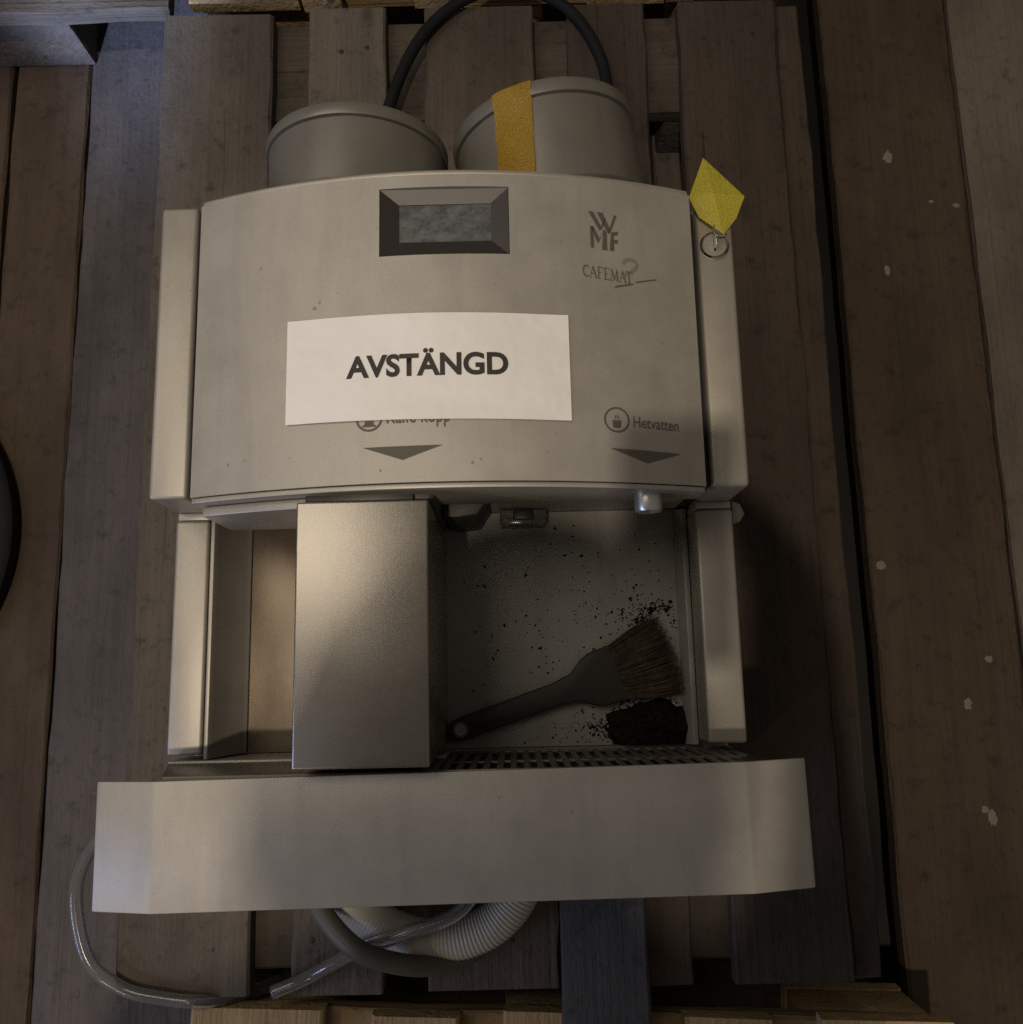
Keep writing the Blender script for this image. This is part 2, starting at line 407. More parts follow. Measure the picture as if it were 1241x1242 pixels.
# ------------------------------------------------------------------ the coffee machine, lying on its back
CX = .3955
def zf(x): return .38+.04*(1-((x-CX)/.1955)**2)
mach = empty('coffee_machine', (CX, .45, 0), 'large silver coffee machine with two bean hoppers lying on its back on the pallet', 'coffee machine')
# carcass
box('rear_body', .164, .626, .186, .714, .002, .2485, 'silver', mach, .004)
# head housing (bowed front), front panel
N = 40
def bow(x0, x1, off, zb, n=N): return [(x0, zb)]+[(x0+(x1-x0)*i/n, zf(x0+(x1-x0)*i/n)+off) for i in range(n+1)]+[(x1, zb)]
prism('head_housing', bow(.2015, .5895, -.016, .249), .4815, .7125, 'silver', mach, 0)
# front panel: bowed sheet with the opening for the display cut out of it
DX0, DX1, DY0, DY1 = .3485, .4462, .6485, .7030
panel_bm = bmesh.new()
xs = sorted(set([round(.2005+(.5905-.2005)*i/N, 5) for i in range(N+1)]+[DX0, DX1])); ys = [.4758, .49, DY0, DY1, .7132]
top = {}; bot = {}
for i, x in enumerate(xs):
    for j, y in enumerate(ys):
        top[i, j] = panel_bm.verts.new((x, y, zf(x))); bot[i, j] = panel_bm.verts.new((x, y, zf(x)-.006))
def hole(i, j): return DX0-1e-6 <= xs[i] < DX1-1e-6 and j == 2
for i in range(len(xs)-1):
    for j in range(len(ys)-1):
        if hole(i, j): continue
        panel_bm.faces.new((top[i, j], top[i+1, j], top[i+1, j+1], top[i, j+1]))
        panel_bm.faces.new((bot[i, j], bot[i, j+1], bot[i+1, j+1], bot[i+1, j]))
        for (di, dj, e0, e1) in ((-1, 0, (0, 0), (0, 1)), (1, 0, (1, 0), (1, 1)), (0, -1, (0, 0), (1, 0)), (0, 1, (0, 1), (1, 1))):
            a_, c_ = i+di, j+dj
            if 0 <= a_ < len(xs)-1 and 0 <= c_ < len(ys)-1 and not hole(a_, c_): continue
            p0, p1 = (i+e0[0], j+e0[1]), (i+e1[0], j+e1[1])
            panel_bm.faces.new((top[p0], top[p1], bot[p1], bot[p0]))
panel = from_bm('front_panel', panel_bm, 'silver', mach, 'auto')
prism('top_trim', bow(.2012, .5898, -.0015, .372), .7138, .7178, 'steel_side', mach, .0012)
prism('lower_trim', bow(.2012, .5898, -.0010, .352), .4712, .4752, 'steel_side', mach, .0010)
# skirt under the trim, on the left, set back
prism('skirt', [(.206, .300)]+[(.206+(.30-.206)*i/12, zf(.206+(.30-.206)*i/12)-.014) for i in range(13)]+[(.30, .300)], .4630, .4705, 'steel_side', mach, .0012)
# display
def frus(name, r0, r1, mat, parent):
    (a0, a1, b0, b1, z0), (c0, c1, d0, d1, z1) = r0, r1
    bm = bmesh.new()
    o = [bm.verts.new(v) for v in ((a0, b0, zf(a0)+z0), (a1, b0, zf(a1)+z0), (a1, b1, zf(a1)+z0), (a0, b1, zf(a0)+z0))]
    i_ = [bm.verts.new(v) for v in ((c0, d0, z1), (c1, d0, z1), (c1, d1, z1), (c0, d1, z1))]
    w = [bm.verts.new(v.co-Vector((0, 0, .004))) for v in o]; x_ = [bm.verts.new(v.co-Vector((0, 0, .003))) for v in i_]
    for k in range(4):
        l = (k+1) % 4
        bm.faces.new((o[k], o[l], i_[l], i_[k])); bm.faces.new((w[k], x_[k], x_[l], w[l]))
        bm.faces.new((o[k], w[k], w[l], o[l])); bm.faces.new((i_[k], i_[l], x_[l], x_[k]))
    return from_bm(name, bm, mat, parent)
frus('display_bezel', (DX0+.0004, DX1-.0004, DY0+.0004, DY1-.0004, -.0006), (.3625, .4325, .6620, .6925, .4125), 'bezel', panel)
box('screen', .3615, .4335, .661, .6935, .4085, .4116, 'screen', panel, 0)

# printing on the panel: thin raised film that follows the bow
def on_panel(name, me, mat, parent, lift=.0005):
    for v in me.vertices: v.co.z = zf(v.co.x)+lift
    return link(name, me, mat, parent)
def text_mesh(s, size, bold=0.0, sx=1.0):
    cu = bpy.data.curves.new('t', 'FONT'); cu.body = s; cu.size = size; cu.offset = bold; cu.align_x = 'LEFT'; cu.resolution_u = 5
    ob = bpy.data.objects.new('t', cu); COL.objects.link(ob)
    dg = bpy.context.evaluated_depsgraph_get(); dg.update()
    me = bpy.data.meshes.new_from_object(ob.evaluated_get(dg)); bpy.data.objects.remove(ob); bpy.data.curves.remove(cu)
    bm = bmesh.new(); bm.from_mesh(me); bmesh.ops.triangulate(bm, faces=bm.faces)
    bmesh.ops.subdivide_edges(bm, edges=[e for e in bm.edges if e.calc_length() > size*.3], cuts=2, use_grid_fill=False)
    bmesh.ops.triangulate(bm, faces=bm.faces); bm.to_mesh(me); bm.free()
    return me
def place_text(s, x0, x1, yb, cap, bold=0.0, rot=0.0, shear=0.0):
    """text whose caps stand on yb, cap high, squeezed between x0 and x1"""
    me = text_mesh(s, 1.0, bold)
    xs_ = [v.co.x for v in me.vertices]; a, b_ = min(xs_), max(xs_)
    H = max(v.co.y for v in me.vertices) if not any(ch in s for ch in 'ÄÖÅ') else .73
    for v in me.vertices:
        u = (v.co.x-a)/(b_-a); x = x0+u*(x1-x0); y = v.co.y/H*cap
        v.co = Vector((x, yb+y+rot*(x-x0), 0))
    return me
def poly_mesh(polys):
    bm = bmesh.new()
    for p in polys:
        vs_ = [bm.verts.new((x, y, 0)) for x, y in p]; bm.faces.new(vs_)
    bmesh.ops.triangulate(bm, faces=bm.faces)
    for _ in range(3):
        bmesh.ops.subdivide_edges(bm, edges=[e for e in bm.edges if e.calc_length() > .006 and max(abs(v.co.x) for v in e.verts) < .9], cuts=1)
        bmesh.ops.triangulate(bm, faces=bm.faces)
    bmesh.ops.recalc_face_normals(bm, faces=bm.faces)
    me = bpy.data.meshes.new('p'); bm.to_mesh(me); bm.free(); return me
def strokes(lines, w):
    out = []
    for ln in lines:
        (ax, ay), (bx, by) = ln[0], ln[1]; ww = ln[2] if len(ln) > 2 else w
        d = Vector((bx-ax, by-ay)).normalized(); nn = Vector((-d.y, d.x))*ww/2
        out.append([(ax+nn.x, ay+nn.y), (bx+nn.x, by+nn.y), (bx-nn.x, by-nn.y), (ax-nn.x, ay-nn.y)])
    return out
def ring_mesh(cx, cy, r0, r1, n=40):
    bm = bmesh.new(); a = []; c = []
    for i in range(n):
        t = 2*math.pi*i/n; a.append(bm.verts.new((cx+r0*math.cos(t), cy+r0*math.sin(t), 0))); c.append(bm.verts.new((cx+r1*math.cos(t), cy+r1*math.sin(t), 0)))
    for i in range(n): j = (i+1) % n; bm.faces.new((a[i], a[j], c[j], c[i]))
    me = bpy.data.meshes.new('r'); bm.to_mesh(me); bm.free(); return me
def jig(me, x0, y0, sx, sy, slant=0.0):
    for v in me.vertices: v.co = Vector((x0+v.co.x*sx, y0+v.co.y*sy+slant*v.co.x*sx, 0))
    return me
# stacked three-letter emblem: W over M and F, strokes of unequal weight
emb = poly_mesh([[(0, 1), (.17, 1), (.47, .58), (.38, .50)], [(.30, 1), (.50, 1), (.78, .52), (.66, .46)], [(.38, .50), (.47, .58), (.62, .88), (.52, .82)],
                 [(.90, .97), (1.0, .97), (.74, .46), (.66, .46)],
                 [(.05, .03), (.16, .03), (.16, .60), (.05, .60)], [(.05, .60), (.17, .60), (.38, .27), (.30, .16)], [(.30, .16), (.38, .27), (.52, .56), (.46, .42)], [(.44, .0), (.62, .0), (.62, .50), (.50, .56)],
                 [(.70, .0), (.86, .0), (.86, .40), (.78, .52)], [(.80, .50), (1.02, .54), (1.0, .44), (.86, .41)], [(.86, .30), (1.0, .31), (.99, .22), (.86, .21)]])
on_panel('emblem', jig(emb, .5068, .6565, .0225, .0305, -.02), 'print', panel)
# serif word with a ghosted figure and a two-piece underline
W7 = []
def serif(ch, x):
    w = .105
    S = {'C': [[(x+.78, .92), (x+.45, 1.0)], [(x+.45, 1.0), (x+.18, .85), .12], [(x+.18, .85), (x+.10, .5), .15], [(x+.10, .5), (x+.18, .16), .15], [(x+.18, .16), (x+.45, 0), .12], [(x+.45, 0), (x+.80, .12)], [(x+.78, .72), (x+.78, 1.02), .05]],
         'A': [[(x+.05, 0), (x+.42, 1.0), .06], [(x+.42, 1.0), (x+.82, 0), .15], [(x+.2, .36), (x+.68, .36), .05], [(x-.05, 0), (x+.2, 0), .05], [(x+.62, 0), (x+.95, 0), .05]],
         'F': [[(x+.2, 0), (x+.2, 1), .14], [(x+.05, 1), (x+.72, 1), .06], [(x+.2, .52), (x+.55, .52), .05], [(x+.05, 0), (x+.38, 0), .05], [(x+.72, 1), (x+.72, .78), .05]],
         'E': [[(x+.2, 0), (x+.2, 1), .14], [(x+.05, 1), (x+.72, 1), .06], [(x+.2, .52), (x+.55, .52), .05], [(x+.05, 0), (x+.76, 0), .06], [(x+.72, 1), (x+.72, .8), .05], [(x+.76, 0), (x+.78, .22), .05]],
         'M': [[(x+.15, 0), (x+.18, 1), .06], [(x+.18, 1), (x+.52, .08), .15], [(x+.52, .08), (x+.86, 1), .06], [(x+.88, 0), (x+.86, 1), .15], [(x+.02, 0), (x+.28, 0), .05], [(x+.74, 0), (x+1.04, 0), .05]],
         'T': [[(x+.42, 0), (x+.42, 1), .14], [(x+.02, 1), (x+.82, 1), .06], [(x+.24, 0), (x+.6, 0), .05], [(x+.02, 1), (x+.02, .76), .05], [(x+.82, 1), (x+.82, .76), .05]]}
    return S[ch]
x = 0
for ch, adv in zip('CAFEMAT', (.9, .92, .82, .86, 1.12, .86, .8)):
    W7 += serif(ch, x); x += adv
on_panel('lettering', jig(poly_mesh(strokes(W7, .08)), .5008, .6338, .0385/x, .0092, -.075), 'print', panel)
two = [(.05, .70), (.12, .88), (.35, 1.0), (.62, .98), (.82, .82), (.80, .60), (.62, .40), (.35, .22), (.05, .04), (.9, .04)]
def ribbon(pts, w):
    bm = bmesh.new(); L_ = []
    P_ = [v.to_2d() for v in spline([(x_, y_, 0) for x_, y_ in pts], 4)]
    for i in range(len(P_)):
        t = (P_[min(i+1, len(P_)-1)]-P_[max(i-1, 0)]).normalized(); n_ = Vector((-t.y, t.x))*w/2
        L_.append((bm.verts.new((*(P_[i]+n_), 0)), bm.verts.new((*(P_[i]-n_), 0))))
    for a_, c_ in zip(L_, L_[1:]): bm.faces.new((a_[0], c_[0], c_[1], a_[1]))
    me = bpy.data.meshes.new('rb'); bm.to_mesh(me); bm.free(); return me
on_panel('figure', jig(ribbon(two[:-1], .2), .5325, .6365, .0135, .0140), 'print_soft', panel, .0003)
on_panel('underline', poly_mesh([[(.5250, .6262), (.5262, .6280), (.5405, .6312), (.5400, .6302)], [(.5420, .6318), (.5424, .6330), (.5590, .6370), (.5592, .6362)]]), 'print', panel, .0006)
# hot water button print and its arrow
on_panel('button_ring', ring_mesh(.5224, .5226, .0084, .0097), 'print', panel)
on_panel('button_icon', poly_mesh([[(.5195, .5165), (.5250, .5165), (.5258, .5222), (.5188, .5222)], [(.5208, .5232), (.5216, .5232), (.5220, .5262), (.5212, .5262)], [(.5230, .5232), (.5238, .5232), (.5236, .5262), (.5228, .5262)]]), 'print', panel)
on_panel('lettering', place_text('Hetvatten', .5350, .5705, .5176, .0084, .006, -.028), 'print', panel)
on_panel('arrow', poly_mesh([[(.5163, .5010), (.5448, .4906), (.5712, .4991)]]), 'print', panel)
# the same print in the middle, mostly under the note
on_panel('button_ring', ring_mesh(.3415, .5240, .0084, .0099), 'print', panel)
on_panel('button_icon', poly_mesh([[(.3375, .5176), (.3455, .5176), (.3445, .522), (.3385, .522)], [(.3365, .5176), (.3465, .5176), (.3465, .5188), (.3365, .5188)]]), 'print', panel)
on_panel('lettering', place_text('Kaffe kopp', .3545, .4005, .5196, .0110, .006), 'print', panel)
on_panel('arrow', poly_mesh([[(.337, .5022), (.366, .4921), (.3949, .5024)]]), 'print', panel)

# side wings and columns
for s, x0, x1 in ((-1, .160, .1905), (1, .5995, .6290)):
    box('side_wing', x0, x1, .4790, .7245 if s < 0 else .7215, .2495, .360, 'steel_side', mach, .0035, 3)
    a0, a1 = (x0, .1885) if s < 0 else (.5975, x1)
    box('column', a0, a1, .2800, .4720, .2495, .3005, 'steel_side', mach, .0028, 3)
    box('column_cap', a0+.001, a1-.001, .4724, .4788, .2495, .2985, 'steel_side', mach, .001)
    c0, c1 = (.1912, .2008) if s < 0 else (.5902, .5990)
    box('side_gasket', c0, c1, .4805, .712, .2495, .352, 'black', mach, 0)
# cup recess: back sheet and folded side sheets
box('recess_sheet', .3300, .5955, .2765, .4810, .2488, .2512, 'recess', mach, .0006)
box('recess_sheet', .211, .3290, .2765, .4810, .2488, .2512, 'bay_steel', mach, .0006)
prism('recess_side', [(.1892, .2492), (.1892, .2985), (.1925, .2985), (.1945, .292), (.2060, .2560), (.2105, .2522), (.2105, .2492)], .2765, .4790, 'steel_side', mach, .0008)
prism('recess_side', [(.5968, .2492), (.5968, .2640), (.5925, .2640), (.5880, .2562), (.5870, .2518), (.5870, .2514), (.5960, .2513)], .2765, .4790, 'silver', mach, .0006)
box('slot', .196, .300, .4792, .4812, .2515, .352, 'black', mach, 0)
# brewer cover slab
box('brewer_cover', .2905, .3840, .2792, .4632, .2516, .4190, 'steel', mach, .0016, 3)
box('outlet_block', .292, .372, .4640, .4806, .300, .400, 'black', mach, .002)
box('outlet_guide', .346, .3868, .4645, .4804, .2516, .3955, 'dkgrey', mach, .005, 3)
outline('shadow_wedge', [(.388, .4807), (.388, .4655), (.398, .4640), (.415, .4660), (.425, .4807)], .2516, .335, 'dkgrey', mach)  # dark wedge added as the shadow shape beside the brewer cover
# hot water nozzle
lathe('nozzle', [(.0094, .4805), (.0104, .4720), (.0104, .4600), (.0094, .4580), (.0072, .4580), (.0070, .468)], (.5470, 0, .374), 'nozzle', mach, 28)
# small clear sensor window
sens = box('sensor_window', .4325, .4735, .4660, .4800, .2516, .274, 'lens', mach, .002)
box('sensor_core', .4445, .4620, .4705, .4799, .2517, .2765, 'black', sens, .0012)
# key lock on the right wing
lock = lathe('key_lock', [(.0100, .3602), (.0100, .3622), (.0092, .3628), (0, .3628)], (.6130, .6790, 0), 'steel_side', mach, 36, 'z')
lathe('lock_ring', [(.0098, .3602), (.0116, .3602), (.0119, .3622), (.0110, .3634), (.0100, .3630), (.0098, .3602)], (.6130, .6790, 0), 'chrome', lock, 40, 'z')
box('key_slot', .6122, .6138, .6735, .6845, .3629, .3634, 'black', lock, 0)
# bean hoppers
h1 = lathe('bean_hopper', [(.072, .7185), (.0742, .7215), (.0752, .7710), (.0752, .7720)], (.3175, 0, .332), 'hopper', mach, 72)
lathe('lid', [(.0735, .7724), (.0735, .7736), (.0770, .7738), (.0774, .7750), (.0774, .7815), (.0765, .7840), (.070, .7848), (0, .7850)], (.3175, 0, .332), 'hopper', h1, 72)
YAW = R(9)
h2 = lathe('bean_hopper', [(.070, -.004), (.0755, 0), (.0765, .0680), (.0765, .0690)], (.4900, .7165, .333), 'hopper', mach, 72, 'y', 'auto', YAW)
lathe('lid', [(.0750, .0694), (.0750, .0706), (.0785, .0708), (.0792, .0730), (.0792, .0800), (.0778, .0826), (.070, .0834), (0, .0836)], (.4900, .7165, .333), 'hopper', h2, 72, 'y', 'auto', YAW)

# drip tray, its bent front plate and grid
tray = prism('drip_tray', [(.160, .2495), (.160, .302), (.192, .392), (.604, .392), (.630, .302), (.630, .2495)], .1905, .2640, 'silver', mach, .0015)
def plate(name, pts, t, ya, yb, mat, parent):
    prof = [(x, z) for x, z in pts]+[(x, z-t) for x, z in reversed(pts)]
    o = prism(name, prof, ya, yb, mat, parent, .0016, 2); return o
fp = plate('front_plate', [(.1462, .3885), (.150, .3895), (.1895, .3998), (.192, .4003), (.601, .4003), (.6035, .3998), (.643, .3895), (.6470, .3885)], .0024, -.0435, .0435, 'silver', tray)
fp.location = (.397, .2305, 0); 
for v in fp.data.vertices: v.co.x -= .397
fp.rotation_euler = (0, 0, R(.62))
# grid: rim and bars
box('grid_rim', .386, .626, .2715, .2742, .2520, .2570, 'plate', tray, .0006)
box('grid_rim', .386, .604, .2715, .2742, .3870, .3915, 'plate', tray, .0006)
box('grid_divider', .386, .616, .2715, .2738, .3290, .3330, 'plate', tray, .0006)
bar = None
for i in range(24):
    x = .3885+i*.0099
    zt = .387 if x < .606 else .332
    for z0, z1 in (((.2572, .3288), (.3332, .3868)) if zt > .35 else ((.2572, .3288),)):
        box('grid_bar', x, x+.0048, .2720, .2740, z0, z1, 'plate', tray, .0006, 1)
box('grid_floor', .386, .606, .2640, .2652, .2520, .3915, 'black', tray, 0)
box('tray_ledge', .161, .3855, .2650, .2755, .2520, .2985, 'silver', tray, .001)
prism('tray_ledge', [(.1615, .2990), (.192, .391), (.3855, .391), (.3855, .2990)], .2648, .2738, 'plate', tray, .0008)

def splat(x, y, r, sd, parent, mat, zfun):
    rn = random.Random(sd); n = 16
    bm = bmesh.new(); c = bm.verts.new((x, y, zfun(x)+.00035)); ring = []
    for i in range(n):
        t = 2*math.pi*i/n; rr = r*(1+rn.uniform(-.35, .35)); xx = x+rr*math.cos(t)
        ring.append(bm.verts.new((xx, y+rr*1.2*math.sin(t), zfun(xx)+.0003)))
    for i in range(n): bm.faces.new((c, ring[i], ring[(i+1) % n]))
    return from_bm('stain', bm, mat, parent)
M['stain'] = plain('dried_coffee', (.27, .235, .19), .55)
for i, (x, y, r) in enumerate([(.232, .498, .0009), (.246, .4995, .0006), (.299, .612, .0011), (.303, .6165, .0008), (.47, .497, .0009), (.561, .585, .0008), (.255, .65, .0007), (.416, .489, .0012), (.422, .4915, .0007), (.35, .485, .0008), (.52, .56, .0006), (.485, .66, .0007)]):
    splat(x, y, r, i, panel, 'stain', zf)
splat(.48, .245, .0007, 41, tray, 'stain', lambda _x: .4003); splat(.43, .256, .0006, 43, tray, 'stain', lambda _x: .4003)
# ------------------------------------------------------------------ things on the machine
def sheet_on_panel(name, x0, x1, ya, yb, lift, mat, n=30, curl=0.0):
    bm = bmesh.new(); g = {}
    for k, dz in enumerate((0, -.00012)):
        for i in range(n+1):
            for j in range(9):
                u, v = i/n, j/8; x = x0+(x1-x0)*u
                y = (ya[0]*(1-u)+ya[1]*u)*(1-v)+(yb[0]*(1-u)+yb[1]*u)*v
                wv = .0006*math.sin(u*9+v*3)+.0005*math.sin(v*7+u*4)
                edge = curl*max(0, (u-.9)/.1)**2+curl*.6*max(0, (.06-u)/.06)**2+curl*.5*max(0, (.12-v)/.12)**2
                g[k, i, j] = bm.verts.new((x, y, zf(x)+lift+.0008+wv*.5+edge+dz))
    for i in range(n):
        for j in range(8):
            bm.faces.new((g[0, i, j], g[0, i+1, j], g[0, i+1, j+1], g[0, i, j+1]))
            bm.faces.new((g[1, i, j], g[1, i, j+1], g[1, i+1, j+1], g[1, i+1, j]))
    for i in range(n):
        for j in (0, 8): bm.faces.new((g[0, i, j], g[0, i+1, j], g[1, i+1, j], g[1, i, j]))
    for j in range(8):
        for i in (0, n): bm.faces.new((g[0, i, j], g[0, i, j+1], g[1, i, j+1], g[1, i, j]))
    return from_bm(name, bm, mat, None, 'auto')
note = sheet_on_panel('paper_note', .2785, .4885, (.5230, .5200), (.6030, .6012), .0004, 'paper', curl=.0009)
tag(note, 'white paper note reading AVSTÄNGD taped across the front panel', 'paper note')
tm = place_text('AVSTÄNGD', .3243, .4432, .5552, .0165, .034, -.004)
for v in tm.vertices: 
    u = (v.co.x-.2785)/.21; t = (v.co.y-.5215)/.0805
    v.co.z = zf(v.co.x)+.0004+.0008+.5*(.0006*math.sin(u*9+t*3)+.0005*math.sin(t*7+u*4))+.00035
link('lettering', tm, 'ink', note)

# yellow tape over the right hopper, running from the lid down the side
def tape_strip():
    bm = bmesh.new(); rows = []
    c = Vector((.4900, .7165, .333)); rot = Matrix.Rotation(YAW, 3, 'Z')
    for j in range(13):
        a = j/12*.0835-.001
        r = .0772 if a < .067 else (.0772+(a-.067)/.004*.0027 if a < .071 else .0799)
        if a > .0828: r = .0799-(a-.0828)*1.5
        row = []
        for i in range(9):
            w = i/8
            th = R(131-24*w)-.15*(a/.083)
            rr = r+.0004*math.sin(a*160+w*5)
            row.append(bm.verts.new(rot @ Vector((rr*math.cos(th), a, rr*math.sin(th)))+c))
        rows.append(row)
    for j in range(12):
        for i in range(8): bm.faces.new((rows[j][i], rows[j][i+1], rows[j+1][i+1], rows[j+1][i]))
    r_ = bmesh.ops.solidify(bm, geom=bm.faces[:], thickness=.0002)
    return from_bm('tape_strip', bm, 'tape', None, 'auto')
tag(tape_strip(), 'orange-yellow tape strip stuck over the right bean hopper and its lid', 'tape')

# key with a folded yellow paper tag
key = empty('key', (.6130, .6800, .364), 'small steel key with a yellow paper tag in the right wing lock', 'key')
box('key_blade', .6122, .6138, .6750, .6850, .3637, .372, 'chrome', key, .0003)
lathe('key_ring', [(.0052, -.0005), (.0062, -.0005), (.0062, .0005), (.0052, .0005), (.0052, -.0005)], (.6160, .6875, .3725), 'chrome', key, 24, 'z')
bm = bmesh.new()
P = [(.6185, .6830, .3725), (.5995, .6985, .3720), (.5915, .7135, .3760), (.6045, .7470, .3780), (.6360, .7130, .3770), (.6290, .6960, .3740)]
C_ = bm.verts.new((.6105, .7150, .3795)); vv = [bm.verts.new(p) for p in P]
for i in range(6): bm.faces.new((C_, vv[i], vv[(i+1) % 6]))
bmesh.ops.solidify(bm, geom=bm.faces[:], thickness=.0004)
from_bm('paper_tag', bm, 'tag', key)
# clear tape tab on the right column
bm = bmesh.new(); c0 = [bm.verts.new(v) for v in ((.6294, .459, .2990), (.6294, .478, .2990), (.6362, .476, .2975), (.6400, .468, .2955), (.6350, .461, .2970))]
bm.faces.new(c0); bmesh.ops.solidify(bm, geom=bm.faces[:], thickness=.0005)
tag(from_bm('tape_tab', bm, 'cleartape'), 'small clear tape tab sticking out from the right column', 'tape')

# ------------------------------------------------------------------ brush and spilled coffee in the recess
RZ = .2512
brush = empty('brush', (.48, .32, RZ), 'dark-handled brush with brown bristles lying in the cup recess', 'brush')
A0 = Vector((.3880, .2905)); B0 = Vector((.5840, .3560)); d = (B0-A0).normalized(); nn = Vector((-d.y, d.x)); Lb = (B0-A0).length
def bl(t, w): p = A0+d*t+nn*w; return (p.x, p.y)
hand = [(-.004, .0), (-.003, .005), (.002, .0088), (.010, .0095), (.05, .0098), (.095, .0100), (.112, .0125), (.124, .0205), (.132, .0235), (.152, .0245)]
hp = [bl(t, w) for t, w in hand]+[bl(t, -w) for t, w in reversed(hand[1:])]
hd = outline('handle', hp, RZ+.003, RZ+.0125, 'brushhandle', brush, .003)
lathe('hang_hole', [(.0052, 0), (.0066, .0), (.0066, .0016), (.0052, .0016), (.0052, 0)], (*bl(.008, 0), RZ+.0118), 'plate', hd, 20, 'z')
outline('hang_hole_bottom', [(bl(.008, 0)[0]+.0051*math.cos(t), bl(.008, 0)[1]+.0051*math.sin(t)) for t in [i*math.pi/8 for i in range(16)]], RZ+.0123, RZ+.0127, 'recess', hd, 0)
bm = bmesh.new(); rnd = random.Random(3)
for i in range(900):
    w = rnd.uniform(-1, 1); h = rnd.uniform(0, 1); tl = .052+rnd.uniform(-.005, .004)-.004*abs(w)
    p0 = Vector((*bl(.149, w*.0232), RZ+.0035+h*.0085)); sp = w*.0345+rnd.uniform(-.002, .002)
    p2 = Vector((*bl(.150+tl, sp), RZ+.001+h*.010)); p1 = (p0+p2)/2+Vector((*(nn*w*.002), .001*h))
    s = Vector((nn.x, nn.y, 0))*.00035; u = Vector((0, 0, .00035))
    last = None
    for p, k in ((p0, 1), (p1, .9), (p2, .25)):
        ring = [bm.verts.new(p+s*k), bm.verts.new(p-s*k), bm.verts.new(p+u*k*1.6)]
        if last:
            for e in range(3): bm.faces.new((last[e], last[(e+1) % 3], ring[(e+1) % 3], ring[e]))
        last = ring
tag(from_bm('bristles', bm, 'bristle', brush), kind='stuff')

def mound(name, cx, cy, rx, ry, h, z, seed, clip=None):
    rnd = random.Random(seed); bm = bmesh.new(); n, rr = 44, 12; rows = []
    ph = [rnd.uniform(0, 6) for _ in range(5)]
    for j in range(rr+1):
        f = j/rr; row = []
        for i in range(n):
            t = 2*math.pi*i/n
            e = 1+.10*math.sin(2*t+ph[0])+.07*math.sin(5*t+ph[1])+.05*math.sin(9*t+ph[2])
            x = cx+rx*f*e*math.cos(t); y = cy+ry*f*e*math.sin(t)
            if clip: y = max(clip, y)
            zz = z-.0003+h*(1-f*f)**.8+rnd.uniform(-.0012, .0012)*(1-f)
            row.append(bm.verts.new((x+rnd.uniform(-.0006, .0006), y if y == clip else y+rnd.uniform(-.0006, .0006), zz)))
        rows.append(row)
    for j in range(rr):
        for i in range(n): bm.faces.new((rows[j][i], rows[j+1][i], rows[j+1][(i+1) % n], rows[j][(i+1) % n]))
    bm.faces.new(rows[-1])
    bmesh.ops.remove_doubles(bm, verts=bm.verts, dist=1e-5)
    return bm
def grains(bm, pts, z):
    for x, y, r, rnd in pts:
        a = rnd.uniform(0, 6)
        vs_ = [bm.verts.new((x+r*math.cos(a+k*2.1)*rnd.uniform(.7, 1.2), y+r*math.sin(a+k*2.1)*rnd.uniform(.7, 1.2), z)) for k in range(3)]
        tp = bm.verts.new((x, y, z+r*.9))
        bm.faces.new(vs_)
        for k in range(3): bm.faces.new((vs_[k], vs_[(k+1) % 3], tp))
bm = mound('g', .5615, .2905, .0385, .0250, .011, RZ, 4, clip=.2768)
rnd = random.Random(11); pts = []
for i in range(1300):
    k = rnd.random()
    if k < .30: x, y = rnd.gauss(.555, .025), rnd.gauss(.297, .014)
    elif k < .48:
        t = rnd.uniform(-.4, 3.7); rr = .016+rnd.gauss(0, .0030); x, y = .571+rr*math.cos(t)*1.1, .380+rr*math.sin(t)
    elif k < .62: x, y = rnd.gauss(.553, .012), rnd.gauss(.385, .009)
    elif k < .72: x, y = rnd.gauss(.515, .02), rnd.gauss(.2895, .006)
    else: x, y = rnd.gauss(.50, .05), rnd.gauss(.375, .05)
    if not (.392 < x < .585 and .279 < y < .472): continue
    pts.append((x, y, abs(rnd.gauss(.0005, .0004))+.0003, rnd))
for x, y in ((.4545, .4245), (.418, .415), (.481, .466), (.504, .441), (.489, .4415), (.528, .362), (.512, .358), (.465, .36), (.434, .381), (.5, .3065), (.546, .402), (.529, .39), (.538, .388), (.425, .352)):
    for q_ in range(6): pts.append((x+rnd.gauss(0, .0007), y+rnd.gauss(0, .0007), .0011, rnd))
grains(bm, pts, RZ)
for i in range(900):
    t = rnd.uniform(0, 6.283); f_ = math.sqrt(rnd.random())*1.12
    gx, gy = .5615+.0385*f_*math.cos(t), max(.2775, .2905+.0250*f_*math.sin(t))
    if gx < .594: grains(bm, [(gx, gy, rnd.uniform(.0006, .0015), rnd)], RZ+max(0, .011*(1-min(1, f_*f_))**.8-.0006))
# loose clumps round the bristle tips and by the grid
for x, y, r in ((.558, .383, .004), (.563, .389, .0035), (.556, .377, .004), (.5655, .3925, .003), (.578, .3915, .003), (.513, .2885, .0055), (.520, .292, .005), (.529, .291, .005), (.5075, .291, .004), (.5865, .2985, .003), (.551, .382, .003), (.5945, .279, .004)):
    for q_ in range(16): pts and grains(bm, [(x+rnd.gauss(0, r*.5), y+rnd.gauss(0, r*.5), .0013, rnd)], RZ)
tag(from_bm('coffee_grounds', bm, 'grounds'), 'black heap and scattered specks of coffee grounds in the cup recess', 'coffee grounds', kind='stuff')

